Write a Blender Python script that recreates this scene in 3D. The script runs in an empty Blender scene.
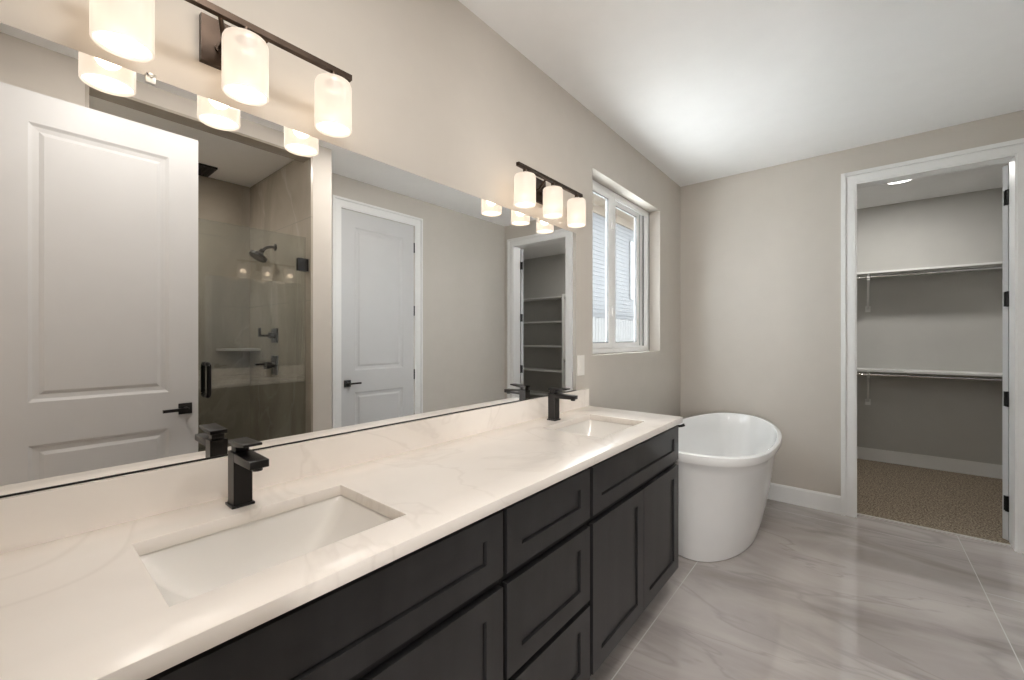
import bpy, bmesh, math, random
from mathutils import Vector, Matrix

S = bpy.context.scene
COL = S.collection
random.seed(7)
PI = math.pi

# ------------------------------------------------------------------ camera
cam_d = bpy.data.cameras.new('camera')
cam_d.sensor_width = 36.0
cam_d.lens = 14.694
cam_d.shift_y = -2.5 / 1024
cam_d.clip_start = 0.02
cam = bpy.data.objects.new('camera', cam_d)
COL.objects.link(cam)
cam.location = (1.289, 0.0, 1.33)
cam.rotation_euler = (PI / 2, 0, math.radians(39.78))
S.camera = cam

# ------------------------------------------------------------------ world and exposure
W = bpy.data.worlds.new('overcast_sky')
S.world = W
W.use_nodes = True
_bg = W.node_tree.nodes['Background']
_bg.inputs['Color'].default_value = (0.90, 0.95, 1.0, 1)
_bg.inputs['Strength'].default_value = 10.5
SUN_W = 32.0
sun_d = bpy.data.lights.new('sun', 'SUN')
sun_d.energy = SUN_W
sun_d.color = (1.0, 0.99, 0.97)
sun_d.angle = math.radians(2)
sun = bpy.data.objects.new('sun', sun_d)
COL.objects.link(sun)
_v = Vector((-0.12, -0.62, -0.78))          # from behind this wall, along the gap between the houses
sun.rotation_euler = _v.to_track_quat('-Z', 'Y').to_euler()
S.view_settings.view_transform = 'Standard'
S.view_settings.look = 'None'
S.view_settings.exposure = 0.0
S.view_settings.gamma = 1.0
S.view_settings.use_curve_mapping = False
try:
    S.cycles.max_bounces = 12
    S.cycles.diffuse_bounces = 5
    S.cycles.glossy_bounces = 6
    S.cycles.transparent_max_bounces = 16
    S.cycles.sample_clamp_indirect = 6.0
    S.cycles.caustics_reflective = False
    S.cycles.caustics_refractive = False
    S.cycles.use_denoising = True
except Exception:
    pass

# light levels (each lamp's own light is made in that lamp's builder); ceiling, drum, bedroom and shower fill is added
SHADE_GLOW = 0.78
VANITY_W = 1.9
CLOSET_W = 15.0
CEILING_FILL_W = 10.3
DRUM_FILL_W = 20.0
BEDROOM_FILL_W = 320.0
SHOWER_FILL_W = 9.0


def area_lamp(name, loc, size, watts, color, parent=None, spread=PI):
    l = bpy.data.lights.new(name, 'AREA')
    l.shape = 'DISK'
    l.size = size
    l.energy = watts
    l.color = color
    l.spread = spread
    o = bpy.data.objects.new(name, l)
    COL.objects.link(o)
    if parent is not None:
        o.parent = parent
    o.location = loc
    return o


# ------------------------------------------------------------------ materials
def new_mat(name):
    m = bpy.data.materials.new(name)
    m.use_nodes = True
    nt = m.node_tree
    return m, nt, nt.nodes['Principled BSDF']


def N(nt, kind, **kw):
    n = nt.nodes.new(kind)
    for k, v in kw.items():
        setattr(n, k, v)
    return n


def mat(name, col, rough=0.5, metal=0.0, spec=0.5, var=0.06, scale=8.0, bump=0.0, bscale=200.0, coat=0.0, stretch=(1, 1, 1)):
    """principled with a procedural colour variation and an optional fine bump"""
    m, nt, b = new_mat(name)
    b.inputs['Roughness'].default_value = rough
    b.inputs['Metallic'].default_value = metal
    b.inputs['Specular IOR Level'].default_value = spec
    b.inputs['Coat Weight'].default_value = coat
    b.inputs['Coat Roughness'].default_value = 0.05
    tc = N(nt, 'ShaderNodeTexCoord')
    mp = N(nt, 'ShaderNodeMapping')
    mp.inputs['Scale'].default_value = stretch
    nt.links.new(tc.outputs['Object'], mp.inputs['Vector'])
    nz = N(nt, 'ShaderNodeTexNoise')
    nz.inputs['Scale'].default_value = scale
    nz.inputs['Detail'].default_value = 4
    nt.links.new(mp.outputs['Vector'], nz.inputs['Vector'])
    r = N(nt, 'ShaderNodeValToRGB')
    r.color_ramp.elements[0].position = 0.3
    r.color_ramp.elements[1].position = 0.7
    r.color_ramp.elements[0].color = tuple(c * (1 - var) for c in col) + (1,)
    r.color_ramp.elements[1].color = tuple(min(1, c * (1 + var)) for c in col) + (1,)
    nt.links.new(nz.outputs['Fac'], r.inputs['Fac'])
    nt.links.new(r.outputs['Color'], b.inputs['Base Color'])
    if bump:
        n2 = N(nt, 'ShaderNodeTexNoise')
        n2.inputs['Scale'].default_value = bscale
        n2.inputs['Detail'].default_value = 3
        nt.links.new(tc.outputs['Object'], n2.inputs['Vector'])
        bp = N(nt, 'ShaderNodeBump')
        bp.inputs['Strength'].default_value = bump
        bp.inputs['Distance'].default_value = 0.002
        nt.links.new(n2.outputs['Fac'], bp.inputs['Height'])
        nt.links.new(bp.outputs['Normal'], b.inputs['Normal'])
    return m


def glow(name, col, strength, base=(0.8, 0.8, 0.8)):
    m, nt, b = new_mat(name)
    b.inputs['Base Color'].default_value = base + (1,)
    b.inputs['Roughness'].default_value = 0.35
    b.inputs['Emission Color'].default_value = col + (1,)
    b.inputs['Emission Strength'].default_value = strength
    return m


def opal(name, col, strength, clear, body=(0.16, 0.15, 0.14)):
    """lit opal glass: glows, and lets part of its bulb's light straight through"""
    m, nt, b = new_mat(name)
    b.inputs['Base Color'].default_value = body + (1,)
    b.inputs['Roughness'].default_value = 0.3
    b.inputs['Emission Color'].default_value = col + (1,)
    b.inputs['Emission Strength'].default_value = strength
    tr = N(nt, 'ShaderNodeBsdfTransparent')
    mx = N(nt, 'ShaderNodeMixShader')
    mx.inputs['Fac'].default_value = clear
    nt.links.new(b.outputs[0], mx.inputs[1])
    nt.links.new(tr.outputs[0], mx.inputs[2])
    nt.links.new(mx.outputs[0], nt.nodes['Material Output'].inputs['Surface'])
    return m


def sheet_glass(name, tint):
    m = bpy.data.materials.new(name)
    m.use_nodes = True
    nt = m.node_tree
    nt.nodes.remove(nt.nodes['Principled BSDF'])
    out = nt.nodes['Material Output']
    lw = N(nt, 'ShaderNodeLayerWeight')
    lw.inputs['Blend'].default_value = 0.5
    pw = N(nt, 'ShaderNodeMath', operation='POWER')
    pw.inputs[1].default_value = 5.0
    nt.links.new(lw.outputs['Facing'], pw.inputs[0])
    ma = N(nt, 'ShaderNodeMath', operation='MULTIPLY_ADD')
    ma.inputs[1].default_value = 0.95
    ma.inputs[2].default_value = 0.07
    nt.links.new(pw.outputs[0], ma.inputs[0])
    tr = N(nt, 'ShaderNodeBsdfTransparent')
    tr.inputs['Color'].default_value = tint + (1,)
    gl = N(nt, 'ShaderNodeBsdfGlossy')
    gl.inputs['Roughness'].default_value = 0.0
    mx = N(nt, 'ShaderNodeMixShader')
    nt.links.new(ma.outputs[0], mx.inputs['Fac'])
    nt.links.new(tr.outputs[0], mx.inputs[1])
    nt.links.new(gl.outputs[0], mx.inputs[2])
    nt.links.new(mx.outputs[0], out.inputs['Surface'])
    return m


def marble(name, c_dark, c_mid, c_light, rough, rot, sc, tile=None, grout=None, mortar=0.003, vein=(0.35, 0.33, 0.31), vein_amt=0.35, axes='XY', offs=(0, 0), stag=0.5, spec=0.5, ior=1.5):
    """streaked marble slabs with optional thin joints in the plane `axes`"""
    m, nt, b = new_mat(name)
    L = nt.links.new
    b.inputs['Roughness'].default_value = rough
    tc = N(nt, 'ShaderNodeTexCoord')
    mp = N(nt, 'ShaderNodeMapping')
    mp.inputs['Rotation'].default_value = rot
    mp.inputs['Scale'].default_value = sc
    L(tc.outputs['Object'], mp.inputs['Vector'])
    n1 = N(nt, 'ShaderNodeTexNoise')
    n1.inputs['Scale'].default_value = 1.6
    n1.inputs['Detail'].default_value = 6
    n1.inputs['Roughness'].default_value = 0.55
    n1.inputs['Distortion'].default_value = 0.7
    L(mp.outputs['Vector'], n1.inputs['Vector'])
    cr = N(nt, 'ShaderNodeValToRGB')
    cr.color_ramp.elements[0].position = 0.32
    cr.color_ramp.elements[0].color = c_dark + (1,)
    cr.color_ramp.elements[1].position = 0.68
    cr.color_ramp.elements[1].color = c_light + (1,)
    e = cr.color_ramp.elements.new(0.5)
    e.color = c_mid + (1,)
    L(n1.outputs['Fac'], cr.inputs['Fac'])
    n2 = N(nt, 'ShaderNodeTexNoise')
    n2.inputs['Scale'].default_value = 1.1
    n2.inputs['Detail'].default_value = 4
    n2.inputs['Distortion'].default_value = 1.2
    L(mp.outputs['Vector'], n2.inputs['Vector'])
    vr = N(nt, 'ShaderNodeValToRGB')
    vr.color_ramp.elements[0].position = 0.485
    vr.color_ramp.elements[0].color = (0, 0, 0, 1)
    vr.color_ramp.elements[1].position = 0.515
    vr.color_ramp.elements[1].color = (0, 0, 0, 1)
    ee = vr.color_ramp.elements.new(0.5)
    ee.color = (vein_amt,) * 3 + (1,)
    L(n2.outputs['Fac'], vr.inputs['Fac'])
    mx = N(nt, 'ShaderNodeMix', data_type='RGBA')
    L(vr.outputs['Color'], mx.inputs['Factor'])
    L(cr.outputs['Color'], mx.inputs['A'])
    mx.inputs['B'].default_value = vein + (1,)
    col = mx.outputs['Result']
    if tile:
        sp = N(nt, 'ShaderNodeSeparateXYZ')
        L(tc.outputs['Object'], sp.inputs[0])
        cb = N(nt, 'ShaderNodeCombineXYZ')
        for i, a in enumerate(axes):
            ad = N(nt, 'ShaderNodeMath', operation='ADD')
            ad.inputs[1].default_value = offs[i]
            L(sp.outputs[a], ad.inputs[0])
            L(ad.outputs[0], cb.inputs[i])
        bk = N(nt, 'ShaderNodeTexBrick')
        bk.offset = stag
        bk.inputs['Scale'].default_value = 1.0
        bk.inputs['Mortar Size'].default_value = mortar
        bk.inputs['Mortar Smooth'].default_value = 0.1
        bk.inputs['Brick Width'].default_value = tile[0]
        bk.inputs['Row Height'].default_value = tile[1]
        L(cb.outputs[0], bk.inputs['Vector'])
        m2 = N(nt, 'ShaderNodeMix', data_type='RGBA')
        L(bk.outputs['Fac'], m2.inputs['Factor'])
        L(col, m2.inputs['A'])
        m2.inputs['B'].default_value = grout + (1,)
        col = m2.outputs['Result']
    L(col, b.inputs['Base Color'])
    b.inputs['Specular IOR Level'].default_value = spec
    b.inputs['IOR'].default_value = ior
    return m


M_WALL = mat('greige_paint', (0.555, 0.515, 0.465), 0.75, var=0.015, bump=0.05, bscale=350)
M_CEIL = mat('ceiling_paint', (0.90, 0.90, 0.895), 0.85, var=0.01, bump=0.08, bscale=250)
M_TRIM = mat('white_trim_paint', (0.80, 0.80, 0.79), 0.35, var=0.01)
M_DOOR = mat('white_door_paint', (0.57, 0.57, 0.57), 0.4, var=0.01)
M_CLOSET = mat('closet_paint', (0.50, 0.495, 0.47), 0.8, var=0.015)
M_SHELF = mat('white_shelf_board', (0.72, 0.72, 0.70), 0.45, var=0.02)
M_BLACK = mat('matte_black_metal', (0.012, 0.011, 0.011), 0.32, metal=0.3, var=0.1)
M_BRONZE = mat('dark_bronze_metal', (0.055, 0.038, 0.028), 0.33, metal=0.85, var=0.2, scale=20)
M_CHROME = mat('chrome', (0.75, 0.75, 0.76), 0.12, metal=1.0, var=0.03)
M_CAB = mat('espresso_stained_wood', (0.019, 0.0184, 0.0192), 0.33, var=0.3, scale=14, stretch=(1, 1, 0.06), bump=0.05, bscale=60)
M_CABIN = mat('cabinet_inside_wood', (0.006, 0.0055, 0.0055), 0.6, var=0.2)
M_PORC = mat('white_porcelain', (0.80, 0.775, 0.74), 0.10, var=0.01)
M_TUB = mat('white_acrylic', (0.84, 0.84, 0.835), 0.05, var=0.01)
M_PLATE = mat('white_plastic', (0.82, 0.80, 0.76), 0.35, var=0.02)
M_CLIP = mat('clear_plastic', (0.85, 0.84, 0.80), 0.15, var=0.02)
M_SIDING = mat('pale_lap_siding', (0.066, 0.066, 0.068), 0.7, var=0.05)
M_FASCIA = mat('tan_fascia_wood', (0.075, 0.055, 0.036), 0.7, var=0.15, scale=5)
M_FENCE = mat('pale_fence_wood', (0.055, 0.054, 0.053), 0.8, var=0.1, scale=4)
M_GROUND = mat('pale_gravel', (0.75, 0.75, 0.75), 0.95, var=0.2, scale=30)
M_VINYL = mat('white_vinyl', (0.90, 0.90, 0.90), 0.3, var=0.01)
M_GASKET = mat('grey_gasket', (0.16, 0.16, 0.16), 0.6, var=0.05)
M_QUARTZ = marble('white_quartz', (0.845, 0.79, 0.735), (0.88, 0.825, 0.77), (0.895, 0.845, 0.795), 0.2, (0.3, 0.2, 0.7), (1.5, 1.5, 1.5), vein=(0.62, 0.56, 0.50), vein_amt=0.22)
M_FLOOR = marble('polished_marble_tile', (0.31, 0.278, 0.265), (0.45, 0.408, 0.392), (0.54, 0.495, 0.476), 0.03, (0, 0, math.radians(17)), (0.55, 1.9, 1),
                 tile=(2.44, 1.242), grout=(0.60, 0.58, 0.56), mortar=0.0022, axes='YX', offs=(1.09 + 1.915, 0.694 + 1.405), vein=(0.30, 0.275, 0.26), vein_amt=0.42, stag=0.22, ior=2.1)
M_STILE = marble('shower_marble_tile', (0.27, 0.235, 0.19), (0.36, 0.32, 0.265), (0.45, 0.405, 0.345), 0.22, (0.5, 0.6, 0.4), (1.2, 1.2, 0.7),
                 vein=(0.45, 0.42, 0.37), vein_amt=0.35)
M_MIRROR, _nt, _b = new_mat('mirror_silver')
_b.inputs['Base Color'].default_value = (0.97, 0.955, 0.94, 1)
_b.inputs['Metallic'].default_value = 1.0
_b.inputs['Roughness'].default_value = 0.0
M_WGLASS = sheet_glass('window_glass', (0.95, 0.97, 0.97))
M_SGLASS = sheet_glass('shower_glass', (0.88, 0.90, 0.88))
M_SHADE = opal('opal_glass_shade', (1.0, 0.84, 0.69), SHADE_GLOW, 0.35)
M_DIFF = opal('lit_shade_mouth', (1.0, 0.92, 0.78), 4.0, 0.75)
M_LED = glow('led_lens', (1.0, 0.97, 0.92), 6.0)

# carpet: mottled brown pile
M_CARPET, _nt, _b = new_mat('brown_carpet')
_b.inputs['Roughness'].default_value = 1.0
_b.inputs['Specular IOR Level'].default_value = 0.1
_tc = N(_nt, 'ShaderNodeTexCoord')
_n = N(_nt, 'ShaderNodeTexNoise')
_n.inputs['Scale'].default_value = 105
_n.inputs['Detail'].default_value = 5
_nt.links.new(_tc.outputs['Object'], _n.inputs['Vector'])
_r = N(_nt, 'ShaderNodeValToRGB')
_r.color_ramp.elements[0].position = 0.36
_r.color_ramp.elements[0].color = (0.10, 0.078, 0.056, 1)
_r.color_ramp.elements[1].position = 0.64
_r.color_ramp.elements[1].color = (0.42, 0.345, 0.26, 1)
_nt.links.new(_n.outputs['Fac'], _r.inputs['Fac'])
_nt.links.new(_r.outputs['Color'], _b.inputs['Base Color'])
_bp = N(_nt, 'ShaderNodeBump')
_bp.inputs['Strength'].default_value = 0.9
_bp.inputs['Distance'].default_value = 0.01
_nt.links.new(_n.outputs['Fac'], _bp.inputs['Height'])
_nt.links.new(_bp.outputs['Normal'], _b.inputs['Normal'])


# ------------------------------------------------------------------ mesh builder
class MB:
    def __init__(self):
        self.bm = bmesh.new()

    def box(self, x0, x1, y0, y1, z0, z1):
        x0, x1 = min(x0, x1), max(x0, x1)
        y0, y1 = min(y0, y1), max(y0, y1)
        z0, z1 = min(z0, z1), max(z0, z1)
        v = [self.bm.verts.new((x, y, z)) for x in (x0, x1) for y in (y0, y1) for z in (z0, z1)]
        for f in ((0, 1, 3, 2), (4, 6, 7, 5), (0, 4, 5, 1), (2, 3, 7, 6), (0, 2, 6, 4), (1, 5, 7, 3)):
            self.bm.faces.new([v[i] for i in f])
        return self

    def slab(self, us, vs, holes, w0, w1, axes):
        """solid plate on the grid us x vs with whole cells left out; axes e.g. 'xyz' = (u,v,w)"""
        bm = self.bm

        def P(u, v, w):
            d = dict(zip(axes, (u, v, w)))
            return (d['x'], d['y'], d['z'])
        g = [[[bm.verts.new(P(u, v, w)) for w in (w0, w1)] for v in vs] for u in us]
        solid = lambda i, j: 0 <= i < len(us) - 1 and 0 <= j < len(vs) - 1 and (i, j) not in holes
        for i in range(len(us) - 1):
            for j in range(len(vs) - 1):
                if not solid(i, j):
                    continue
                for k in (0, 1):
                    bm.faces.new([g[i][j][k], g[i + 1][j][k], g[i + 1][j + 1][k], g[i][j + 1][k]])
                for (di, dj, a, c) in ((-1, 0, (i, j), (i, j + 1)), (1, 0, (i + 1, j), (i + 1, j + 1)), (0, -1, (i, j), (i + 1, j)), (0, 1, (i, j + 1), (i + 1, j + 1))):
                    if not solid(i + di, j + dj):
                        bm.faces.new([g[a[0]][a[1]][0], g[c[0]][c[1]][0], g[c[0]][c[1]][1], g[a[0]][a[1]][1]])
        bmesh.ops.delete(bm, geom=[v for v in bm.verts if not v.link_faces], context='VERTS')
        bmesh.ops.recalc_face_normals(bm, faces=bm.faces[:])
        return self

    def lathe(self, prof, axis='z', c=(0, 0, 0), n=40, close=False):
        """prof: list of (radius, height along axis)"""
        bm = self.bm
        rings = []
        for r, h in prof:
            if r < 1e-6:
                rings.append([bm.verts.new(self._ax(0, 0, h, axis, c))])
            else:
                rings.append([bm.verts.new(self._ax(r * math.cos(2 * PI * k / n), r * math.sin(2 * PI * k / n), h, axis, c)) for k in range(n)])
        pairs = list(zip(rings, rings[1:]))
        if close:
            pairs.append((rings[-1], rings[0]))
        for a, b in pairs:
            for k in range(n):
                q = [a[k % len(a)], a[(k + 1) % len(a)], b[(k + 1) % len(b)], b[k % len(b)]]
                q = list(dict.fromkeys(q))
                if len(q) > 2:
                    bm.faces.new(q)
        bmesh.ops.recalc_face_normals(bm, faces=bm.faces[:])
        return self

    @staticmethod
    def _ax(a, b, h, axis, c):
        p = {'z': (a, b, h), 'x': (h, a, b), 'y': (b, h, a)}[axis]
        return (p[0] + c[0], p[1] + c[1], p[2] + c[2])

    def cyl(self, r, h0, h1, axis='z', c=(0, 0, 0), n=32):
        return self.lathe([(0, h0), (r, h0), (r, h1), (0, h1)], axis, c, n)

    def tube(self, pts, r, n=14, caps=True):
        bm = self.bm
        pts = [Vector(p) for p in pts]
        rings = []
        up = Vector((0, 0, 1))
        for i, p in enumerate(pts):
            d = (pts[min(i + 1, len(pts) - 1)] - pts[max(i - 1, 0)]).normalized()
            ref = up if abs(d.dot(up)) < 0.95 else Vector((1, 0, 0))
            a = d.cross(ref).normalized()
            b = d.cross(a).normalized()
            rr = r[i] if isinstance(r, (list, tuple)) else r
            rings.append([bm.verts.new(p + rr * (math.cos(2 * PI * k / n) * a + math.sin(2 * PI * k / n) * b)) for k in range(n)])
        for A, B in zip(rings, rings[1:]):
            for k in range(n):
                bm.faces.new([A[k], A[(k + 1) % n], B[(k + 1) % n], B[k]])
        if caps:
            bm.faces.new(rings[0])
            bm.faces.new(rings[-1])
        bmesh.ops.recalc_face_normals(bm, faces=bm.faces[:])
        return self

    def prism(self, poly, a0, a1, axis='y'):
        """poly in the two other axes (in x,y,z order), extruded along axis"""
        bm = self.bm

        def P(p, h):
            return {'x': (h, p[0], p[1]), 'y': (p[0], h, p[1]), 'z': (p[0], p[1], h)}[axis]
        A = [bm.verts.new(P(p, a0)) for p in poly]
        B = [bm.verts.new(P(p, a1)) for p in poly]
        bm.faces.new(A)
        bm.faces.new(B)
        for k in range(len(poly)):
            bm.faces.new([A[k], A[(k + 1) % len(A)], B[(k + 1) % len(A)], B[k]])
        bmesh.ops.recalc_face_normals(bm, faces=bm.faces[:])
        return self

    def panel_face(self, us, vs, cells, w, sgn, rings, axes):
        """a face plane at w on grid us x vs; cells listed get stepped panel rings (inset, depth)"""
        bm = self.bm

        def V(u, v, ww):
            d = dict(zip(axes, (u, v, ww)))
            return bm.verts.new((d['x'], d['y'], d['z']))
        g = [[V(u, v, w) for v in vs] for u in us]
        for i in range(len(us) - 1):
            for j in range(len(vs) - 1):
                c = [g[i][j], g[i + 1][j], g[i + 1][j + 1], g[i][j + 1]]
                if (i, j) not in cells:
                    bm.faces.new(c)
                    continue
                prev = c
                for ins, dep in rings:
                    u0, u1, v0, v1 = us[i] + ins, us[i + 1] - ins, vs[j] + ins, vs[j + 1] - ins
                    ww = w - sgn * dep
                    cur = [V(u0, v0, ww), V(u1, v0, ww), V(u1, v1, ww), V(u0, v1, ww)]
                    for k in range(4):
                        bm.faces.new([prev[k], prev[(k + 1) % 4], cur[(k + 1) % 4], cur[k]])
                    prev = cur
                bm.faces.new(prev)
        n = len(us) - 1
        m = len(vs) - 1
        return [g[i][0] for i in range(n + 1)] + [g[n][j] for j in range(1, m + 1)] + [g[i][m] for i in range(n - 1, -1, -1)] + [g[0][j] for j in range(m - 1, 0, -1)]

    def panel_board(self, us, vs, cells, w0, w1, rings, axes, both=True):
        """board with stepped panels on the w1 face (and on w0 when both)"""
        s = 1 if w1 > w0 else -1
        A = self.panel_face(us, vs, cells if both else (), w0, -s, rings, axes)
        B = self.panel_face(us, vs, cells, w1, s, rings, axes)
        for k in range(len(A)):
            self.bm.faces.new([A[k], A[(k + 1) % len(A)], B[(k + 1) % len(A)], B[k]])
        bmesh.ops.recalc_face_normals(self.bm, faces=self.bm.faces[:])
        return self

    def build(self, name, material, parent=None, bevel=0.0, smooth=None, segs=2, bang=30):
        bm = self.bm
        if bevel:
            es = [e for e in bm.edges if len(e.link_faces) == 2 and e.calc_face_angle(0) > math.radians(bang)]
            bmesh.ops.bevel(bm, geom=es, offset=bevel, segments=segs, profile=0.5, affect='EDGES', clamp_overlap=True)
        me = bpy.data.meshes.new(name)
        # origin: the parent's origin, else the centre of the base
        off = Vector((0, 0, 0))
        if parent is not None and parent.get('_world'):
            off = Vector(parent['_world'])
        elif parent is None:
            xs = [v.co.x for v in bm.verts]
            ys = [v.co.y for v in bm.verts]
            zs = [v.co.z for v in bm.verts]
            off = Vector(((min(xs) + max(xs)) / 2, (min(ys) + max(ys)) / 2, min(zs)))
        for v in bm.verts:
            v.co -= off
        if smooth is None:
            smooth = bool(bevel)
        if smooth:
            for f in bm.faces:
                f.smooth = True
        bm.to_mesh(me)
        bm.free()
        if smooth:
            try:
                me.set_sharp_from_angle(angle=math.radians(35))
            except Exception:
                pass
        me.materials.append(material)
        o = bpy.data.objects.new(name, me)
        COL.objects.link(o)
        if parent is not None:
            o.parent = parent
        else:
            o.location = off
        if parent is None:
            o['_world'] = tuple(off)
        else:
            o['_world'] = tuple(off)
        return o


def tag(o, label=None, cat=None, group=None, kind=None):
    if label:
        o['label'] = label
    if cat:
        o['category'] = cat
    if group:
        o['group'] = group
    if kind:
        o['kind'] = kind
    return o


def thing(name, label, cat, loc=(0, 0, 0), rotz=0.0, group=None, kind=None):
    o = bpy.data.objects.new(name, None)
    o.empty_display_size = 0.1
    COL.objects.link(o)
    o.location = loc
    o.rotation_euler = (0, 0, rotz)
    o['_world'] = tuple(loc)
    return tag(o, label, cat, group, kind)


def lthing(*a, **k):
    """a thing whose parts are built in its own local axes"""
    o = thing(*a, **k)
    o['_world'] = (0.0, 0.0, 0.0)
    return o


def children(o):
    return [c for c in bpy.data.objects if c.parent == o]


def copy_tree(o, parent=None):
    c = o.copy()
    COL.objects.link(c)
    if parent is not None:
        c.parent = parent
    for ch in children(o):
        copy_tree(ch, c)
    return c


def struct(name, mb, m, **k):
    o = mb.build(name, m, **k)
    o['kind'] = 'structure'
    return o


# ------------------------------------------------------------------ the shell of the room
H = 2.737          # ceiling height
FY = 4.01          # far wall
RX = 2.184         # right wall
SX = 1.765         # face of the shower front
T = 0.125

struct('floor', MB().box(-0.15, 2.96, -0.25, FY + 0.07, -0.12, 0.0), M_FLOOR)
struct('ceiling', MB().box(-0.15, 3.65, -0.25, 6.15, H, H + 0.12), M_CEIL)
WY0, WY1, WZ0, WZ1 = 2.338, 3.489, 1.216, 2.395
struct('wall_left', MB().slab([-0.25, WY0, WY1, FY + T], [0, WZ0, WZ1, H], {(1, 1)}, -0.15, 0.0, 'yzx'), M_WALL)
CX0, CX1, CZ1 = 1.272, 2.03, 2.463
struct('wall_far', MB().slab([0.0, CX0 - 0.012, CX1 + 0.012, 3.65], [0, CZ1 + 0.012, H], {(1, 0)}, FY, FY + T, 'xzy'), M_WALL)
DY0, DY1, DZ1 = 1.832, 2.622, 2.462
struct('wall_right', MB().slab([1.542, DY0, DY1, FY], [0, DZ1, H], {(1, 0)}, RX, RX + T, 'yzx'), M_WALL)
EX0, EX1 = 0.81, 1.64
struct('wall_back', MB().slab([0.0, EX0, EX1, SX], [0, 2.46, H], {(1, 0)}, -0.25, -0.095, 'xzy'), M_WALL)

# shower enclosure
SY0, SY1, SB, SC = 0.26, 1.387, 2.955, 2.685
tt = 0.015
struct('wall_shower_front', MB().slab([-0.25, SY0 - tt, SY1 + tt, 1.542], [0, 2.622 + tt, H], {(1, 0)}, SX, SX + 0.103, 'yzx'), M_WALL)
struct('wall_shower_right', MB().box(SX + 0.103, SB + 0.1, SY1 + tt, 1.542, 0, H), M_WALL)
struct('wall_shower_left', MB().box(SX + 0.103, SB + 0.1, SY0 - tt - 0.12, SY0 - tt, 0, H), M_WALL)
struct('wall_shower_back', MB().box(SB + tt, SB + 0.1, SY0 - tt, SY1 + tt, 0, H), M_WALL)
MJOINT = (0.36, 0.33, 0.29)


def stile(axes, offs):
    return marble('shower_marble_' + axes.lower(), (0.27, 0.235, 0.19), (0.36, 0.32, 0.265), (0.45, 0.405, 0.345), 0.2, (0.5, 0.6, 0.4), (1.1, 1.1, 0.55),
                  tile=(1.2, 0.6), grout=(0.27, 0.245, 0.21), mortar=0.002, vein=(0.47, 0.44, 0.39), vein_amt=0.4, axes=axes, offs=offs)


struct('wall_shower_tile_right', MB().box(SX - 0.002, SB + tt, SY1, SY1 + tt, 0, 2.622 + tt).box(SX + 0.118, SB + tt, SY1, SY1 + tt, 2.622 + tt, SC), stile('XZ', (0.3, 0.2)))
struct('wall_shower_tile_left', MB().box(SX - 0.002, SB + tt, SY0 - tt, SY0, 0, 2.622 + tt).box(SX + 0.118, SB + tt, SY0 - tt, SY0, 2.622 + tt, SC), stile('XZ', (0.3, 0.2)))
struct('wall_shower_tile_back', MB().box(SB, SB + tt, SY0, SY1, 0, SC), stile('YZ', (0.1, 0.2)))
struct('trim_shower_header', MB().box(SX - 0.002, SX + 0.118, SY0, SY1, 2.622, 2.622 + tt).box(SX + 0.103, SX + 0.118, SY0, SY1, 2.622 + tt, SC), M_STILE)
struct('ceiling_shower', MB().box(SX + 0.118, SB, SY0, SY1, SC, SC + 0.03), M_CEIL)
struct('trim_shower_curb', MB().box(SX - 0.015, SX + 0.118, SY0, SY1, 0, 0.10), M_STILE, bevel=0.004)

# closet shell
KY, KX0, KX1 = 5.95, 0.70, 3.48
struct('floor_closet', MB().box(KX0, KX1, FY + 0.07, KY, -0.1, 0.006), M_CARPET)
struct('wall_closet_far', MB().box(KX0 - 0.1, KX1 + 0.1, KY, KY + 0.1, 0, H), M_CLOSET)
struct('wall_closet_left', MB().box(KX0 - 0.1, KX0, FY + T, KY, 0, H), M_CLOSET)
struct('wall_closet_right', MB().box(KX1, KX1 + 0.1, FY + T, KY, 0, H), M_CLOSET)
struct('baseboard_closet_far', MB().box(KX0, 2.337, KY - 0.016, KY, 0.006, 0.135), M_TRIM, bevel=0.003)
struct('trim_threshold', MB().box(CX0, CX1, FY + 0.055, FY + 0.078, 0.0, 0.008), mat('pale_threshold_strip', (0.5, 0.48, 0.45), 0.4), bevel=0.002)

# bedroom beyond the entry door behind the camera
struct('floor_bedroom', MB().box(-0.7, 3.3, -3.7, -0.25, -0.1, 0.0), M_CARPET)
struct('ceiling_bedroom', MB().box(-0.7, 3.3, -3.7, -0.25, H, H + 0.1), M_CEIL)
struct('wall_bedroom_back', MB().box(-0.8, 3.4, -3.8, -3.7, 0, H), M_WALL)
struct('wall_bedroom_left', MB().box(-0.8, -0.7, -3.7, -0.25, 0, H), M_WALL)
struct('wall_bedroom_right', MB().box(3.3, 3.4, -3.7, -0.25, 0, H), M_WALL)
struct('wall_bedroom_front', MB().box(-0.7, 0.0, -0.25, -0.15, 0, H).box(SX, 3.3, -0.35, -0.25, 0, H), M_WALL)


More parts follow.
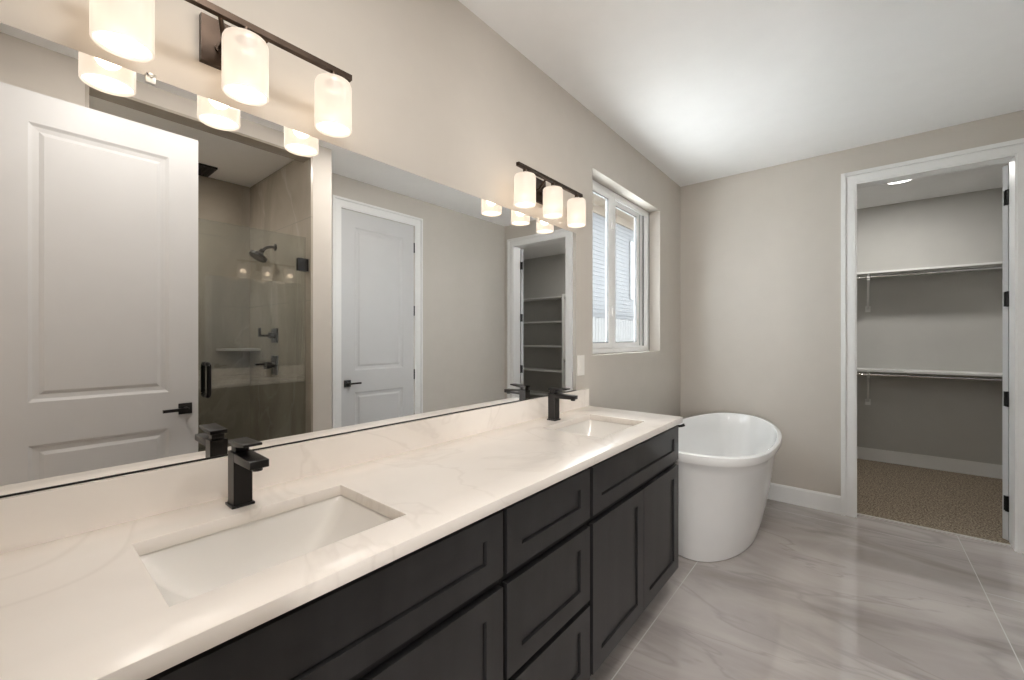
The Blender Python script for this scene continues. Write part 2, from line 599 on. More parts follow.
def casing(name, u0, u1, ztop, w, sgn, axes, jamb, width=0.093):
    """stepped white casing round an opening u0..u1 high ztop on the plane w (out along sgn); jamb = depth of the lining behind it"""
    mb = MB()

    def bx(a, b, z0, z1, p0, p1):
        if axes == 'x':
            mb.box(a, b, w + sgn * p0, w + sgn * p1, z0, z1)
        else:
            mb.box(w + sgn * p0, w + sgn * p1, a, b, z0, z1)
    steps = ((0.0, 0.010, 0.010), (0.010, 0.060, 0.016), (0.060, 0.066, 0.011), (0.066, width, 0.025))
    for a, b, p in steps:
        bx(u0 - b, u0 - a, 0, ztop + b, 0, p)
        bx(u1 + a, u1 + b, 0, ztop + b, 0, p)
        bx(u0 - a, u1 + a, ztop + a, ztop + b, 0, p)
    if jamb:
        bx(u0 - 0.0115, u0, 0, ztop, 0.0, -jamb)
        bx(u1, u1 + 0.0115, 0, ztop, 0.0, -jamb)
        bx(u0 - 0.0115, u1 + 0.0115, ztop, ztop + 0.0115, 0.0, -jamb)
    return struct(name, mb, M_TRIM, bevel=0.002)


casing('trim_closet_opening', CX0, CX1, CZ1, FY, -1, 'x', T)
casing('trim_closed_door', DY0 + 0.004, DY1 - 0.004, DZ1 - 0.004, RX, -1, 'y', 0.0, width=0.085)
casing('trim_entry_door', EX0 + 0.012, EX1 - 0.012, 2.448, -0.095, 1, 'x', 0.0, width=0.085)


def base(name, axis, a0, a1, w, sgn):
    mb = MB()
    prof = [(0, 0), (0.015, 0), (0.015, 0.122), (0.009, 0.135), (0, 0.135)]
    if axis == 'x':
        mb.prism([(w + sgn * p, z) for p, z in prof], a0, a1, 'x')
    else:
        mb.prism([(w + sgn * p, z) for p, z in prof], a0, a1, 'y')
    return struct(name, mb, M_TRIM)


base('baseboard_far', 'x', 0.015, CX0 - 0.094, FY, -1)
base('baseboard_left', 'y', 2.27, FY, 0.0, 1)
base('baseboard_right', 'y', DY1 + 0.09, FY - 0.02, RX, -1)

# ------------------------------------------------------------------ doors
PANEL = ((0.014, 0.007), (0.034, 0.009), (0.05, 0.003))


def door_leaf(name, w, h, label, loc, rotz, t, hinges, handle, hand_z=0.93):
    """two-panel leaf in local axes: x from the hinge edge (0) to w, thickness from y=0 towards t; knuckles on the y=0 face"""
    r = lthing(name, label, 'door', loc, rotz, kind='structure')
    st = 0.131
    us = [0.003, st, w - st, w]
    vs = [0.012, 0.235, 0.84, 1.035, h - 0.14, h]
    MB().panel_board(us, vs, {(1, 1), (1, 3)}, t * 0.035, 0.0, PANEL, 'xzy').build('leaf', M_DOOR, r)
    for z in hinges:
        MB().box(-0.0005, 0.003, t * 0.025, t * 0.001, z - 0.048, z + 0.048).cyl(0.0075, z - 0.05, z + 0.05, 'z', (-0.002, -t * 0.004, 0), 14).box(-0.016, -0.002, 0.0, -t * 0.003, z - 0.048, z + 0.048).build('hinge', M_BLACK, r)
    for s in handle:
        y0, d = (0.0, -t) if s == 'front' else (t * 0.035, t)
        hd = MB().box(w - 0.09, w - 0.03, y0, y0 + d * 0.01, hand_z - 0.03, hand_z + 0.03).cyl(0.011, min(y0, y0 + d * 0.05), max(y0, y0 + d * 0.05), 'y', (w - 0.06, 0, hand_z), 16)
        hd.box(w - 0.165, w - 0.052, y0 + d * 0.042, y0 + d * 0.056, hand_z - 0.008, hand_z + 0.008).build('lever_handle', M_BLACK, r, bevel=0.0015)
    return r


# the open entry door, parallel to the shower front (the one filling the left of the mirror)
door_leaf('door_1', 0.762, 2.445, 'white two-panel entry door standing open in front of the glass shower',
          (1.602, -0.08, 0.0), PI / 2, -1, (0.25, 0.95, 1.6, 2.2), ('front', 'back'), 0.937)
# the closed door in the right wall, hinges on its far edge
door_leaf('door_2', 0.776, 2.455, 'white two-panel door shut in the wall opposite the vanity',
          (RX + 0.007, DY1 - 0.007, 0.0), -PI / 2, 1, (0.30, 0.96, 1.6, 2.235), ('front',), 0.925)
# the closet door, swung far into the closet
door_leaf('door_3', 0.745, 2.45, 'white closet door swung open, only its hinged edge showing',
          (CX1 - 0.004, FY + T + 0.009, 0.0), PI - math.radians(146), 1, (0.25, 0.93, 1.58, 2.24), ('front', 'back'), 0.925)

# ------------------------------------------------------------------ window
win = thing('window_1', 'white vinyl sliding window with two panes above the bathtub', 'window', (-0.12, (WY0 + WY1) / 2, WZ0), kind='structure')
MB().slab([WY0 + 0.002, WY0 + 0.042, WY1 - 0.042, WY1 - 0.002], [WZ0 + 0.002, WZ0 + 0.036, WZ1 - 0.036, WZ1 - 0.002], {(1, 1)}, -0.145, -0.092, 'yzx').build('window_frame', M_VINYL, win, bevel=0.003)
MB().box(-0.105, -0.098, WY0 + 0.042, WY1 - 0.042, WZ0 + 0.036, WZ0 + 0.046).box(-0.105, -0.098, WY0 + 0.042, WY1 - 0.042, WZ1 - 0.046, WZ1 - 0.036).build('track', M_VINYL, win)


def sash(y0, y1, x0, x1, sl, sr, rail=0.036):
    z0, z1 = WZ0 + 0.04, WZ1 - 0.04
    s = MB().slab([y0, y0 + sl, y1 - sr, y1], [z0, z0 + rail, z1 - rail, z1], {(1, 1)}, x0, x1, 'yzx').build('sash', M_VINYL, win, bevel=0.004)
    g = 0.006
    MB().slab([y0 + sl - 0.001, y0 + sl + g, y1 - sr - g, y1 - sr + 0.001], [z0 + rail - 0.001, z0 + rail + g, z1 - rail - g, z1 - rail + 0.001], {(1, 1)}, x0 + 0.006, x1 - 0.006, 'yzx').build('gasket', M_GASKET, s)
    MB().box((x0 + x1) / 2 - 0.002, (x0 + x1) / 2 + 0.002, y0 + sl, y1 - sr, z0 + rail, z1 - rail).build('pane', M_WGLASS, s)
    return s


s1 = sash(WY0 + 0.044, 2.83, -0.112, -0.084, 0.045, 0.10)
sash(2.83, 3.40, -0.142, -0.115, 0.07, 0.11)
MB().box(-0.140, -0.118, 3.402, WY1 - 0.0425, WZ0 + 0.04, WZ1 - 0.04).build('jamb_liner', M_VINYL, win)
MB().box(-0.118, -0.114, 3.405, 3.425, WZ0 + 0.04, WZ1 - 0.04).box(-0.0915, -0.089, WY1 - 0.016, WY1 - 0.006, WZ0 + 0.01, WZ1 - 0.01).box(-0.115, -0.113, 3.335, 3.341, WZ0 + 0.05, WZ1 - 0.05).build('dark_strip', M_GASKET, win)  # thin dark strips along the frame gap and the sash groove
for z in (1.52, 2.14):
    MB().box(-0.084, -0.074, 2.77, 2.787, z - 0.03, z + 0.03).build('latch', M_VINYL, s1, bevel=0.003)

# ------------------------------------------------------------------ outside the window
tag(MB().box(-14, -0.15, -4, 30, -0.5, -0.3).build('ground', M_GROUND), kind='structure')
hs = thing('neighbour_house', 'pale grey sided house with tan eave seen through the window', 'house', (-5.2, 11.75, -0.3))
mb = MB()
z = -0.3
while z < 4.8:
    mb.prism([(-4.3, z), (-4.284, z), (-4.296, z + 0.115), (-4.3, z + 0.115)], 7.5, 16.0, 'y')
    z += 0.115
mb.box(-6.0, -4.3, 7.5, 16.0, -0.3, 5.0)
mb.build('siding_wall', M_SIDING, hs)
MB().box(-4.3, -3.75, 7.3, 16.2, 4.96, 5.0).box(-3.79, -3.75, 7.3, 16.2, 4.96, 5.2).box(-4.29, -4.24, 7.4, 16.1, 4.74, 4.96).build('eave', M_FASCIA, hs)
MB().prism([(-6.1, 5.01), (-3.78, 5.21), (-3.7, 5.24), (-6.1, 6.1)], 7.2, 16.3, 'y').build('roof', mat('grey_roof_shingle', (0.05, 0.05, 0.05), 0.9), hs)
MB().slab([12.5, 12.56, 13.1, 13.16], [2.55, 2.61, 4.3, 4.36], {(1, 1)}, -4.28, -4.25, 'yzx').box(-4.284, -4.278, 12.56, 13.1, 2.61, 4.3).build('house_window', mat('pale_window_trim', (0.2, 0.2, 0.2), 0.5), hs)
fn = MB()
for i in range(60):
    fn.box(-3.82, -3.80, 6.5 + i * 0.16, 6.652 + i * 0.16, -0.3, 1.82 + 0.008 * (i % 3))
fn.box(-3.86, -3.82, 6.5, 16.0, 0.2, 0.3).box(-3.86, -3.82, 6.5, 16.0, 1.4, 1.5)
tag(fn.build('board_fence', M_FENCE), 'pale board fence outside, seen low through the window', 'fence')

# ------------------------------------------------------------------ vanity cabinets
FX0, FX1 = 0.54, 0.56      # back and face of the fronts
SHAKER = ((0.0005, 0.011), (0.004, 0.011), (0.0045, 0.0075))


def shaker(parent, name, y0, y1, z0, z1, fr=0.057):
    return MB().panel_board([y0, y0 + 0.064, y1 - 0.064, y1], [z0, z0 + fr, z1 - fr, z1], {(1, 1)}, FX0 + 0.001, FX1, SHAKER, 'yzx', both=False).build(name, M_CAB, parent)


def carcass(y0, y1, mids=()):
    mb = MB()
    mb.box(0.004, FX0, y0, y0 + 0.018, 0.115, 0.882).box(0.004, FX0, y1 - 0.018, y1, 0.115, 0.882)
    mb.box(0.004, FX0, y0 + 0.018, y1 - 0.018, 0.115, 0.135).box(0.004, 0.014, y0 + 0.018, y1 - 0.018, 0.135, 0.882)
    for a, b in ((0.855, 0.882), (0.655, 0.70), (0.115, 0.15)) + tuple(mids):
        mb.box(FX0 - 0.02, FX0 - 0.0005, y0 + 0.018, y1 - 0.018, a, b)
    mb.box(0.02, 0.475, y0, y1, 0.0, 0.115)
    return mb


def sink_cabinet(y0, y1, f0, f1, label):
    r = thing('sink_cabinet', label, 'cabinet', (0.27, (y0 + y1) / 2, 0), group='vanity cabinets')
    carcass(y0, y1).build('body', M_CABIN, r)
    shaker(r, 'drawer_front', f0, f1, 0.695, 0.868, 0.055)
    mid = (f0 + f1) / 2
    shaker(r, 'door', f0, mid - 0.0015, 0.13, 0.666)
    shaker(r, 'door', mid + 0.0015, f1, 0.13, 0.666)
    return r


sink_cabinet(-0.092, 0.846, -0.085, 0.839, 'dark espresso sink cabinet under the near sink, at the left end of the vanity')
sink_cabinet(1.314, 2.24, 1.326, 2.235, 'dark espresso sink cabinet under the far sink, beside the white bathtub')
dc = thing('drawer_cabinet', 'dark espresso cabinet of three stacked drawers in the middle of the vanity', 'cabinet', (0.27, 1.08, 0), group='vanity cabinets')
carcass(0.847, 1.313, ((0.38, 0.41),)).build('body', M_CABIN, dc)
shaker(dc, 'drawer', 0.856, 1.304, 0.695, 0.868, 0.055)
shaker(dc, 'drawer', 0.856, 1.304, 0.408, 0.666)
shaker(dc, 'drawer', 0.856, 1.304, 0.13, 0.388)

# ------------------------------------------------------------------ worktop, backsplash, sinks
SK = [(0.160, 0.470, 0.158, 0.598), (0.160, 0.466, 1.570, 2.018)]
ct = MB().slab([0.002, 0.16, 0.468, 0.575], [-0.093, 0.158, 0.598, 1.57, 2.018, 2.258], {(1, 1), (1, 3)}, 0.884, 0.914, 'xyz').build('countertop', M_QUARTZ, bevel=0.002)
tag(ct, 'long white quartz countertop with two sink cutouts on the dark cabinets', 'countertop')
bs = MB().box(0.0015, 0.021, -0.093, 2.258, 0.9142, 1.018).build('backsplash', M_QUARTZ, bevel=0.0015)
tag(bs, 'low white quartz backsplash strip along the wall under the mirror', 'backsplash')


def sink(x0, x1, y0, y1, label):
    r = thing('sink', label, 'sink', ((x0 + x1) / 2, (y0 + y1) / 2, 0.745), group='undermount sinks')
    e = 0.004
    x0 -= e
    x1 += e
    y0 -= e
    y1 += e
    nx, ny = 28, 40
    bm = bmesh.new()
    D = 0.135

    def ease(t):
        return 0.5 - 0.5 * math.cos(PI * t)
    us = [x0 + (x1 - x0) * (0.55 * ease(i / nx) + 0.45 * i / nx) for i in range(nx + 1)]
    us = [x0 + (x1 - x0) * ease(i / nx) for i in range(nx + 1)]
    vs = [y0 + (y1 - y0) * (0.5 * ease(j / ny) + 0.5 * j / ny) for j in range(ny + 1)]

    def dep(x, y):
        dx = min(x - x0, x1 - x)
        dy = min(y - y0, y1 - y)
        tx = min(1, dx / 0.06)
        hx = (1 - (1 - tx) ** 3.2)
        ty = min(1, dy / 0.17)
        hy = 1 - (1 - ty) ** 1.9
        return D * hx * hy
    g = [[bm.verts.new((x, y, 0.8838 - dep(x, y))) for y in vs] for x in us]
    for i in range(nx):
        for j in range(ny):
            bm.faces.new([g[i][j], g[i + 1][j], g[i + 1][j + 1], g[i][j + 1]])
    # outer flange and shell below
    b = MB()
    b.bm.free()
    b.bm = bm
    f = 0.006
    low = [[bm.verts.new((x + (-f if i == 0 else f if i == nx else 0), y + (-f if j == 0 else f if j == ny else 0), 0.8838 - 0.008 - dep(x, y))) for j, y in enumerate(vs)] for i, x in enumerate(us)]
    for i in range(nx):
        for j in range(ny):
            bm.faces.new([low[i][j], low[i][j + 1], low[i + 1][j + 1], low[i + 1][j]])
    loop = [(i, 0) for i in range(nx)] + [(nx, j) for j in range(ny)] + [(i, ny) for i in range(nx, 0, -1)] + [(0, j) for j in range(ny, 0, -1)]
    for a, c in zip(loop, loop[1:] + loop[:1]):
        bm.faces.new([g[a[0]][a[1]], g[c[0]][c[1]], low[c[0]][c[1]], low[a[0]][a[1]]])
    bmesh.ops.recalc_face_normals(bm, faces=bm.faces[:])
    b.build('basin', M_PORC, r, smooth=True)
    cx, cy = (x0 + x1) / 2, (y0 + y1) / 2
    MB().lathe([(0, 0.7505), (0.012, 0.7515), (0.014, 0.7505), (0.021, 0.752), (0.024, 0.7495), (0.024, 0.744), (0, 0.744)], 'z', (cx, cy, 0), 28).build('drain', M_CHROME, r, smooth=True)
    return r


sink(*SK[0], 'white rectangular undermount sink nearest the camera, under the left faucet')
sink(*SK[1], 'white rectangular undermount sink at the bright far end of the counter')


# ------------------------------------------------------------------ faucets
def faucet(y, label):
    r = lthing('faucet', label, 'faucet', (0.099, y, 0.9142), group='square black faucets')
    MB().box(-0.025, 0.025, -0.025, 0.025, 0.0, 0.006).build('base_plate', M_BLACK, r, bevel=0.0012)
    MB().box(-0.0205, 0.0205, -0.0205, 0.0205, 0.006, 0.134).build('body', M_BLACK, r, bevel=0.0015)
    sp = MB().prism([(0.0205, 0.112), (0.0205, 0.134), (0.128, 0.132), (0.128, 0.114)], -0.0205, 0.0205, 'y').build('spout', M_BLACK, r, bevel=0.0015)
    MB().cyl(0.011, 0.107, 0.1145, 'z', (0.113, 0, 0), 20).build('aerator', M_BLACK, sp)
    lv = MB().box(-0.015, 0.015, -0.015, 0.015, 0.134, 0.150)
    lv.prism([(-0.0205, 0.150), (-0.0205, 0.161), (0.086, 0.164), (0.086, 0.158), (0.028, 0.150)], -0.0205, 0.0205, 'y')
    lv.build('lever', M_BLACK, r, bevel=0.001)
    return r


faucet(0.368, 'matte black square faucet at the near sink on the left')
faucet(1.759, 'matte black square faucet at the far sink on the right')

# ------------------------------------------------------------------ mirror
mr = MB().box(0.001, 0.006, -0.09, 2.129, 1.0225, 1.942).build('wall_mirror', M_MIRROR)
tag(mr, 'large frameless mirror above the vanity backsplash', 'mirror')
MB().box(0.001, 0.0085, -0.09, 2.129, 1.0185, 1.0222).build('bottom_channel', M_BLACK, mr)
for y in (0.212, 1.751):
    MB().box(0.0061, 0.009, y - 0.009, y + 0.009, 1.928, 1.95).box(0.0012, 0.009, y - 0.009, y + 0.009, 1.9422, 1.95).cyl(0.005, 0.009, 0.012, 'x', (0, y, 1.946), 14).build('mirror_clip', M_CLIP, mr, bevel=0.001)

# ------------------------------------------------------------------ vanity lights
def vanity_light(y, label):
    r = lthing('vanity_light', label, 'wall light', (0.0, y, 1.935), group='three-shade vanity lights')
    bx_, bz = 0.11, 0.174
    MB().box(0.001, 0.018, -0.07, 0.07, 0.095, 0.213).build('back_plate', M_BRONZE, r, bevel=0.003)
    for s in (-1, 1):
        MB().tube([(0.018, s * 0.03, 0.14), (0.05, s * 0.03, 0.146), (bx_, s * 0.055, bz)], 0.0055, 12).lathe([(0, 0.018), (0.012, 0.018), (0.012, 0.024), (0, 0.024)], 'x', (0, s * 0.03, 0.14), 18).build('arm', M_BRONZE, r, smooth=True)
    MB().box(bx_ - 0.008, bx_ + 0.008, -0.28, 0.28, bz - 0.008, bz + 0.008).build('bar', M_BRONZE, r, bevel=0.002)
    for d in (-0.226, 0.0, 0.226):
        MB().lathe([(0, bz - 0.007), (0.009, bz - 0.007), (0.010, 0.152), (0.028, 0.141), (0.028, 0.138), (0, 0.138)], 'z', (bx_, d, 0), 28).build('socket_cup', M_BRONZE, r, smooth=True)
        R_, hh = 0.05, 0.139
        prof = [(0.024, hh), (R_ - 0.009, hh), (R_ - 0.0035, hh - 0.0025), (R_ - 0.0007, hh - 0.009), (R_, hh - 0.018), (R_, 0.002), (R_ - 0.001, 0.0), (R_ - 0.004, 0.0), (R_ - 0.0045, 0.003), (R_ - 0.0045, hh - 0.012), (R_ - 0.012, hh - 0.005), (0.024, hh - 0.005)]
        sh = MB().lathe(prof, 'z', (bx_, d, 0), 48, close=True).build('shade', M_SHADE, r, smooth=True)
        MB().lathe([(0, 0.006), (R_ - 0.005, 0.006), (R_ - 0.005, 0.010), (0, 0.010)], 'z', (bx_, d, 0), 40).build('diffuser', M_DIFF, sh)
        bulb = bpy.data.lights.new('bulb_light', 'POINT')
        bulb.energy = VANITY_W
        bulb.color = (1.0, 0.77, 0.54)
        bulb.shadow_soft_size = 0.025
        bo = bpy.data.objects.new('bulb_light', bulb)
        COL.objects.link(bo)
        bo.parent = r
        bo.location = (bx_, d, 0.065)
    return r


vanity_light(0.377, 'bronze bar light with three lit white cylinder shades, above the near sink')
vanity_light(1.735, 'bronze bar light with three lit white cylinder shades, beside the window')

# ------------------------------------------------------------------ outlet plate
op = thing('outlet_plate', 'white outlet plate on the wall between mirror and window', 'outlet', (0.0, 2.19, 1.163))
MB().box(0.0005, 0.006, 2.152, 2.228, 1.103, 1.223).build('cover', M_PLATE, op, bevel=0.0015)
for z in (1.143, 1.183):
    MB().box(0.006, 0.0085, 2.174, 2.206, z - 0.014, z + 0.014).build('socket', M_PLATE, op, bevel=0.001)

# ------------------------------------------------------------------ bathtub
tb = thing('bathtub', 'white freestanding oval bathtub under the window at the end of the vanity', 'bathtub', (0.5, 3.17, 0.0))


def tub_ring(a, b, z, nn, nf, n=96):
    pts = []
    for k in range(n):
        t = 2 * PI * k / n
        c, s = math.cos(t), math.sin(t)
        e = nf if s > 0 else nn
        x = math.copysign(abs(c) ** (2 / e), c)
        y = math.copysign(abs(s) ** (2 / e), s)
        sad = 0.02 * (2 * y * y - 1) * max(0, z / 0.66) ** 4
        pts.append((0.5 + a * x, 3.17 + b * y, z + sad))
    return pts


RINGS = [(0.0, 0.0, 0.004, 2.1, 2.1), (0.25, 0.56, 0.004, 2.1, 2.1), (0.26, 0.57, 0.0045, 2.1, 2.1), (0.266, 0.577, 0.02, 2.1, 2.1), (0.290, 0.612, 0.12, 2.15, 2.1), (0.316, 0.655, 0.26, 2.25, 2.1), (0.340, 0.70, 0.42, 2.45, 2.1),
         (0.358, 0.733, 0.56, 2.7, 2.15), (0.368, 0.752, 0.612, 2.8, 2.2), (0.372, 0.757, 0.616, 2.8, 2.2), (0.385, 0.773, 0.619, 2.9, 2.2), (0.389, 0.778, 0.625, 2.9, 2.2), (0.39, 0.78, 0.652, 2.9, 2.2), (0.388, 0.778, 0.664, 2.9, 2.2),
         (0.382, 0.771, 0.668, 2.9, 2.2), (0.368, 0.755, 0.668, 2.8, 2.2), (0.361, 0.747, 0.662, 2.8, 2.2), (0.35, 0.728, 0.60, 2.7, 2.2), (0.325, 0.68, 0.48, 2.5, 2.2), (0.30, 0.62, 0.32, 2.4, 2.2), (0.27, 0.56, 0.21, 2.3, 2.2), (0.22, 0.48, 0.165, 2.2, 2.2), (0.12, 0.28, 0.15, 2.1, 2.1), (0.0, 0.0, 0.148, 2, 2)]
bm = bmesh.new()
prev = None
for a, b, z, nn, nf in RINGS:
    cur = [bm.verts.new((0.5, 3.17, z))] if a == 0 else [bm.verts.new(p) for p in tub_ring(a, b, z, nn, nf)]
    if prev:
        for k in range(96):
            q = list(dict.fromkeys([prev[k % len(prev)], prev[(k + 1) % len(prev)], cur[(k + 1) % len(cur)], cur[k % len(cur)]]))
            bm.faces.new(q)
    prev = cur
bmesh.ops.recalc_face_normals(bm, faces=bm.faces[:])
b_ = MB()
b_.bm.free()
b_.bm = bm
b_.build('shell', M_TUB, tb, smooth=True)
MB().lathe([(0, 0.153), (0.02, 0.154), (0.03, 0.152), (0.034, 0.149), (0, 0.147)], 'z', (0.5, 3.17, 0), 28).build('drain', M_CHROME, tb, smooth=True)

# hook at the end of the vanity
hk = MB().lathe([(0, 2.2405), (0.016, 2.2405), (0.016, 2.247), (0, 2.247)], 'y', (0.535, 0, 0.862), 20).tube([(0.535, 2.246, 0.862), (0.545, 2.262, 0.860), (0.562, 2.274, 0.862), (0.578, 2.277, 0.870)], [0.006, 0.0065, 0.007, 0.008], 12)
tag(hk.build('towel_hook', M_BLACK, smooth=True), 'small black hook on the vanity end beside the bathtub rim', 'hook')

# ------------------------------------------------------------------ shower fittings
gx0, gx1 = 1.812, 1.822
sd = thing('shower_door', 'clear glass shower door with black pull handle and hinges', 'shower door', (1.817, 1.04, 0.104))
MB().box(gx0, gx1, 0.715, 1.372, 0.112, 2.055).build('glass_panel', M_SGLASS, sd)
hp = [(gx0 - 0.0, 0.0)]
hy = 0.772


def pull(sx, x):
    pts = [(x, hy, 0.972)]
    for k in range(7):
        t = k / 6 * PI / 2
        pts.append((x + sx * (0.034 + 0.022 * math.sin(t)), hy, 0.972 + 0.022 * (1 - math.cos(t))))
    for k in range(7):
        t = PI / 2 - k / 6 * PI / 2
        pts.append((x + sx * (0.034 + 0.022 * math.sin(t)), hy, 1.168 - 0.022 * (1 - math.cos(t))))
    pts.append((x, hy, 1.168))
    return pts


MB().tube(pull(-1, gx0), 0.0125, 14).tube(pull(1, gx1), 0.0125, 14).build('pull_handle', M_BLACK, sd, smooth=True)
for z in (0.33, 1.855):
    MB().box(gx0 - 0.012, gx0, 1.315, 1.372, z - 0.045, z + 0.045).box(gx1, gx1 + 0.012, 1.315, 1.372, z - 0.045, z + 0.045).box(gx0 - 0.012, gx1 + 0.012, 1.374, 1.3868, z - 0.045, z + 0.045).box(gx0 - 0.006, gx1 + 0.006, 1.372, 1.376, z - 0.03, z + 0.03).build('hinge', M_BLACK, sd)
fp = thing('glass_screen', 'fixed clear glass screen behind the open white door', 'glass screen', (1.817, 0.485, 0.101))
MB().box(gx0, gx1, 0.264, 0.709, 0.104, 2.055).build('glass_panel', M_SGLASS, fp)
MB().box(gx0 - 0.008, gx1 + 0.008, 0.2605, 0.274, 0.101, 2.055).build('wall_channel', M_BLACK, fp)

sh = thing('shower_sprayer', 'black shower head on a bent arm high on the tiled shower wall', 'shower head', (2.39, SY1, 2.06))
VX = 2.39
MB().lathe([(0, SY1 - 0.0005), (0.03, SY1 - 0.0005), (0.028, SY1 - 0.008), (0.012, SY1 - 0.014), (0, SY1 - 0.014)], 'y', (VX, 0, 2.065), 24).build('flange', M_BLACK, sh, smooth=True)
MB().tube([(VX, SY1 - 0.01, 2.065), (VX, SY1 - 0.04, 2.063), (VX, SY1 - 0.07, 2.05), (VX, SY1 - 0.10, 2.02)], 0.0115, 14).build('arm', M_BLACK, sh, smooth=True)
hb = MB().lathe([(0, 0.025), (0.017, 0.025), (0.021, 0.0), (0.04, -0.018), (0.066, -0.03), (0.066, -0.05), (0.06, -0.055), (0, -0.055)], 'z', (0, 0, 0), 32)
bmesh.ops.transform(hb.bm, matrix=Matrix.Translation((VX, SY1 - 0.108, 2.008)) @ Matrix.Rotation(math.radians(-30), 4, 'X'), verts=hb.bm.verts)
hb.build('head', M_BLACK, sh, smooth=True)


def valve(z, hgt, label):
    r = thing('shower_valve', label, 'shower valve', (VX, SY1, z), group='shower valves')
    MB().box(VX - 0.055, VX + 0.055, SY1 - 0.012, SY1 - 0.0005, z - hgt / 2, z + hgt / 2).build('plate', M_BLACK, r, bevel=0.003)
    MB().cyl(0.024, SY1 - 0.05, SY1 - 0.012, 'y', (VX, 0, z), 20).build('stem', M_BLACK, r)
    return r


v1 = valve(1.346, 0.115, 'smaller black shower valve with upright lever, above the other valve')
MB().box(VX - 0.011, VX + 0.011, SY1 - 0.125, SY1 - 0.05, 1.336, 1.352).box(VX - 0.011, VX + 0.011, SY1 - 0.125, SY1 - 0.111, 1.336, 1.405).build('lever', M_BLACK, v1, bevel=0.002)
v2 = valve(1.105, 0.155, 'taller black shower valve with sideways lever, below the other valve')
MB().cyl(0.03, SY1 - 0.085, SY1 - 0.05, 'y', (VX, 0, 1.105), 20).box(VX - 0.012, VX + 0.012, SY1 - 0.15, SY1 - 0.08, 1.108, 1.124).build('lever', M_BLACK, v2, bevel=0.002)

cs = MB().prism([(SB - 0.001, SY1 - 0.001), (SB - 0.001, SY1 - 0.26), (SB - 0.26, SY1 - 0.001)], 1.215, 1.235, 'z').build('corner_shelf', mat('pale_stone_shelf', (0.5, 0.48, 0.44), 0.3), bevel=0.002)
tag(cs, 'small pale triangular stone shelf in the shower corner', 'shelf')
vt = thing('exhaust_vent', 'black square slotted vent in the shower ceiling', 'vent', (2.52, 0.93, SC))
vx0, vx1, vy0, vy1 = 2.66, 2.92, 0.76, 1.06
MB().slab([vx0, vx0 + 0.015, vx1 - 0.015, vx1], [vy0, vy0 + 0.015, vy1 - 0.015, vy1], {(1, 1)}, SC - 0.014, SC - 0.0005, 'xyz').build('frame', M_BLACK, vt)
sl = MB()
for i in range(12):
    y = vy0 + 0.022 + i * 0.0225
    sl.box(vx0 + 0.015, vx1 - 0.015, y, y + 0.010, SC - 0.013, SC - 0.004)
sl.box(vx0 + 0.015, vx1 - 0.015, vy0 + 0.015, vy1 - 0.015, SC - 0.003, SC - 0.001)
sl.build('slats', M_BLACK, vt)

# ------------------------------------------------------------------ closet fittings
def hanging_shelf(z, label):
    r = thing('closet_shelf', label, 'shelf', (1.62, KY, z), group='shelves with hanging rods')
    MB().box(KX0 + 0.002, 2.338, 5.62, KY - 0.001, z - 0.019, z).build('shelf_board', M_SHELF, r, bevel=0.0015)
    MB().tube([(KX0 + 0.002, 5.66, z - 0.05), (2.338, 5.66, z - 0.05)], 0.0125, 16).build('hanging_rod', M_CHROME, r, smooth=True)
    b = MB().box(1.347, 1.363, 5.625, KY - 0.02, z - 0.023, z - 0.0195)
    b.prism([(5.650, z - 0.085), (5.664, z - 0.085), (KY - 0.001, z - 0.345), (KY - 0.001, z - 0.372)], 1.345, 1.365, 'x')
    b.box(1.344, 1.366, 5.64, 5.648, z - 0.085, z - 0.02).box(1.344, 1.366, 5.64, 5.68, z - 0.07, z - 0.0635)
    b.box(1.333, 1.377, KY - 0.0035, KY - 0.0008, z - 0.40, z - 0.335)
    b.build('bracket', M_SHELF, r)
    return r


hanging_shelf(2.004, 'upper white closet shelf with hanging rod and bracket')
hanging_shelf(1.0, 'lower white closet shelf with hanging rod and bracket, near the carpet')
su = thing('shelf_unit', 'white closet shelf tower of stacked shelves, seen in the mirror', 'shelf unit', (2.9, 5.78, 0.006))
MB().box(2.34, 2.358, 5.60, KY - 0.002, 0.0065, 2.02).build('side_panel', M_SHELF, su, bevel=0.0015)
MB().box(KX1 - 0.02, KX1 - 0.002, 5.60, KY - 0.002, 0.0065, 2.02).build('side_panel', M_SHELF, su, bevel=0.0015)
for z in (1.992, 1.596, 1.192, 0.79, 0.39):
    MB().box(2.359, KX1 - 0.021, 5.61, KY - 0.002, z - 0.019, z).build('shelf', M_SHELF, su, bevel=0.0015)


def downlight(x, y, zc, r, label, watts, color, m, group=None):
    o = thing('recessed_light', label, 'ceiling light', (x, y, zc), group=group)
    MB().lathe([(r, zc - 0.0005), (r + 0.022, zc - 0.0005), (r + 0.02, zc - 0.006), (r, zc - 0.008)], 'z', (x, y, 0), 40, close=True).build('trim_ring', M_TRIM, o, smooth=True)
    MB().cyl(r, zc - 0.006, zc - 0.001, 'z', (x, y, 0), 40).build('lens', m, o)
    area_lamp('lamp_light', (0, 0, -0.012), 2 * r, watts, color, o)
    return o


downlight(1.56, 5.08, H, 0.085, 'round white recessed light in the closet ceiling', CLOSET_W, (1.0, 0.97, 0.93), M_LED)
M_FILL_OPAL = opal('fill_lamp_opal', (1.0, 0.96, 0.90), 1.2, 0.5)  # glowing shade glass of the added fill lamps


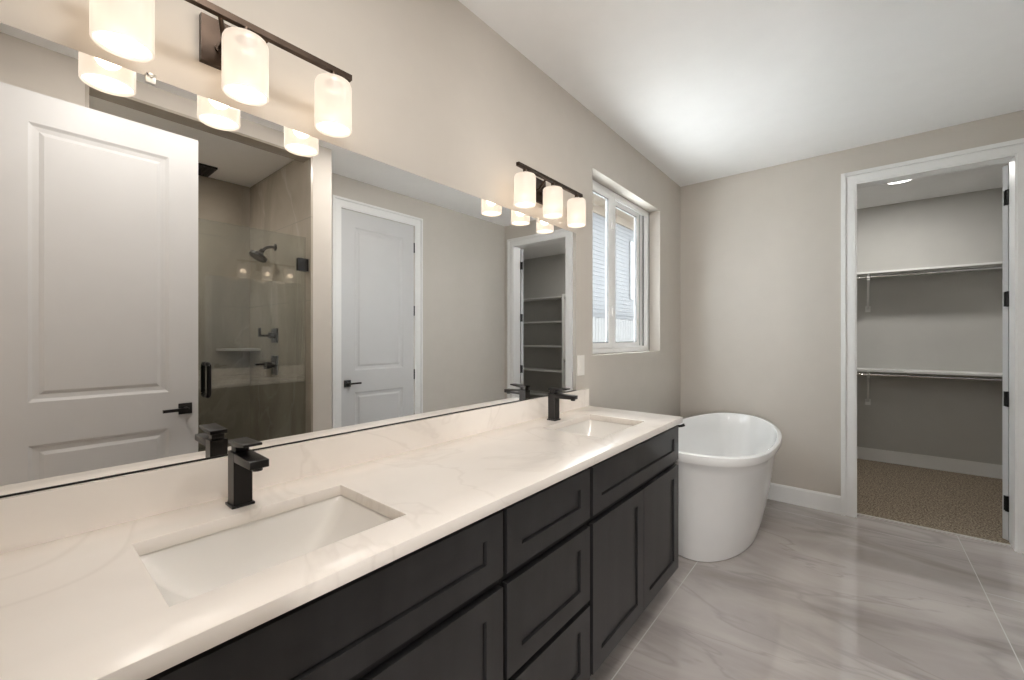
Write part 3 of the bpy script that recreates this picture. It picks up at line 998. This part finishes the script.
def drum_fill(x, y, label):  # added fixture outside the frame, brightens ceiling and walls
    o = thing('fill_ceiling_light', label, 'ceiling light', (x, y, H))
    MB().lathe([(0, H - 0.0005), (0.065, H - 0.0005), (0.06, H - 0.02), (0.012, H - 0.026), (0.012, H - 0.05), (0, H - 0.05)], 'z', (x, y, 0), 32).build('canopy', M_BRONZE, o, smooth=True)
    MB().lathe([(0.012, H - 0.048), (0.135, H - 0.048), (0.14, H - 0.054), (0.14, H - 0.19), (0.135, H - 0.196), (0.0, H - 0.196), (0.0, H - 0.193), (0.134, H - 0.193), (0.137, H - 0.19), (0.137, H - 0.055), (0.134, H - 0.051), (0.012, H - 0.051)], 'z', (x, y, 0), 48).build('drum_shade', M_FILL_OPAL, o, smooth=True)
    l = bpy.data.lights.new('bulb_light', 'POINT')
    l.energy = DRUM_FILL_W
    l.color = (1.0, 0.965, 0.92)
    l.shadow_soft_size = 0.12
    lo = bpy.data.objects.new('bulb_light', l)
    COL.objects.link(lo)
    lo.parent = o
    lo.location = (0, 0, -0.125)


drum_fill(1.15, 0.72, 'added round drum fill light on the bathroom ceiling, out of view')
downlight(0.92, 0.32, H, 0.13, 'added unseen recessed fill light in the bathroom ceiling above the near sink', CEILING_FILL_W, (1.0, 0.965, 0.92), M_LED, 'added bathroom fill lights')  # added downlight, never in view, fills the near end
downlight(1.25, 1.65, H, 0.13, 'added unseen recessed fill light in the bathroom ceiling near the closed door', CEILING_FILL_W, (1.0, 0.965, 0.92), M_LED, 'added bathroom fill lights')  # second added downlight, out of frame, evens the room light
downlight(2.38, 0.48, SC, 0.06, 'added unseen recessed fill light in the shower ceiling', SHOWER_FILL_W, (1.0, 0.96, 0.9), M_LED)  # added behind the open door leaf to brighten the tiles
LX, LY = 1.85, -1.7
fl = thing('fill_floor_lamp', 'added white globe fill lamp on a short stand, unseen behind the camera', 'lamp', (LX, LY, 0.0))  # invented lamp, sends fill through the doorway onto ceiling and left wall
MB().lathe([(0, 0.0005), (0.14, 0.0005), (0.14, 0.012), (0.03, 0.025), (0, 0.025)], 'z', (LX, LY, 0), 32).build('base', M_BRONZE, fl, smooth=True)
MB().cyl(0.012, 0.02, 0.76, 'z', (LX, LY, 0), 16).build('pole', M_BRONZE, fl)
MB().lathe([(0, 0.75), (0.05, 0.755), (0.115, 0.81), (0.15, 0.90), (0.115, 0.99), (0.05, 1.045), (0, 1.05)], 'z', (LX, LY, 0), 32).build('lamp_shade', M_FILL_OPAL, fl, smooth=True)
l = bpy.data.lights.new('bulb_light', 'POINT')
l.energy = BEDROOM_FILL_W
l.color = (1.0, 0.975, 0.95)
l.shadow_soft_size = 0.1
lo = bpy.data.objects.new('bulb_light', l)
COL.objects.link(lo)
lo.parent = fl
lo.location = (0, 0, 0.9)

for o in bpy.data.objects:
    if '_world' in o:
        del o['_world']
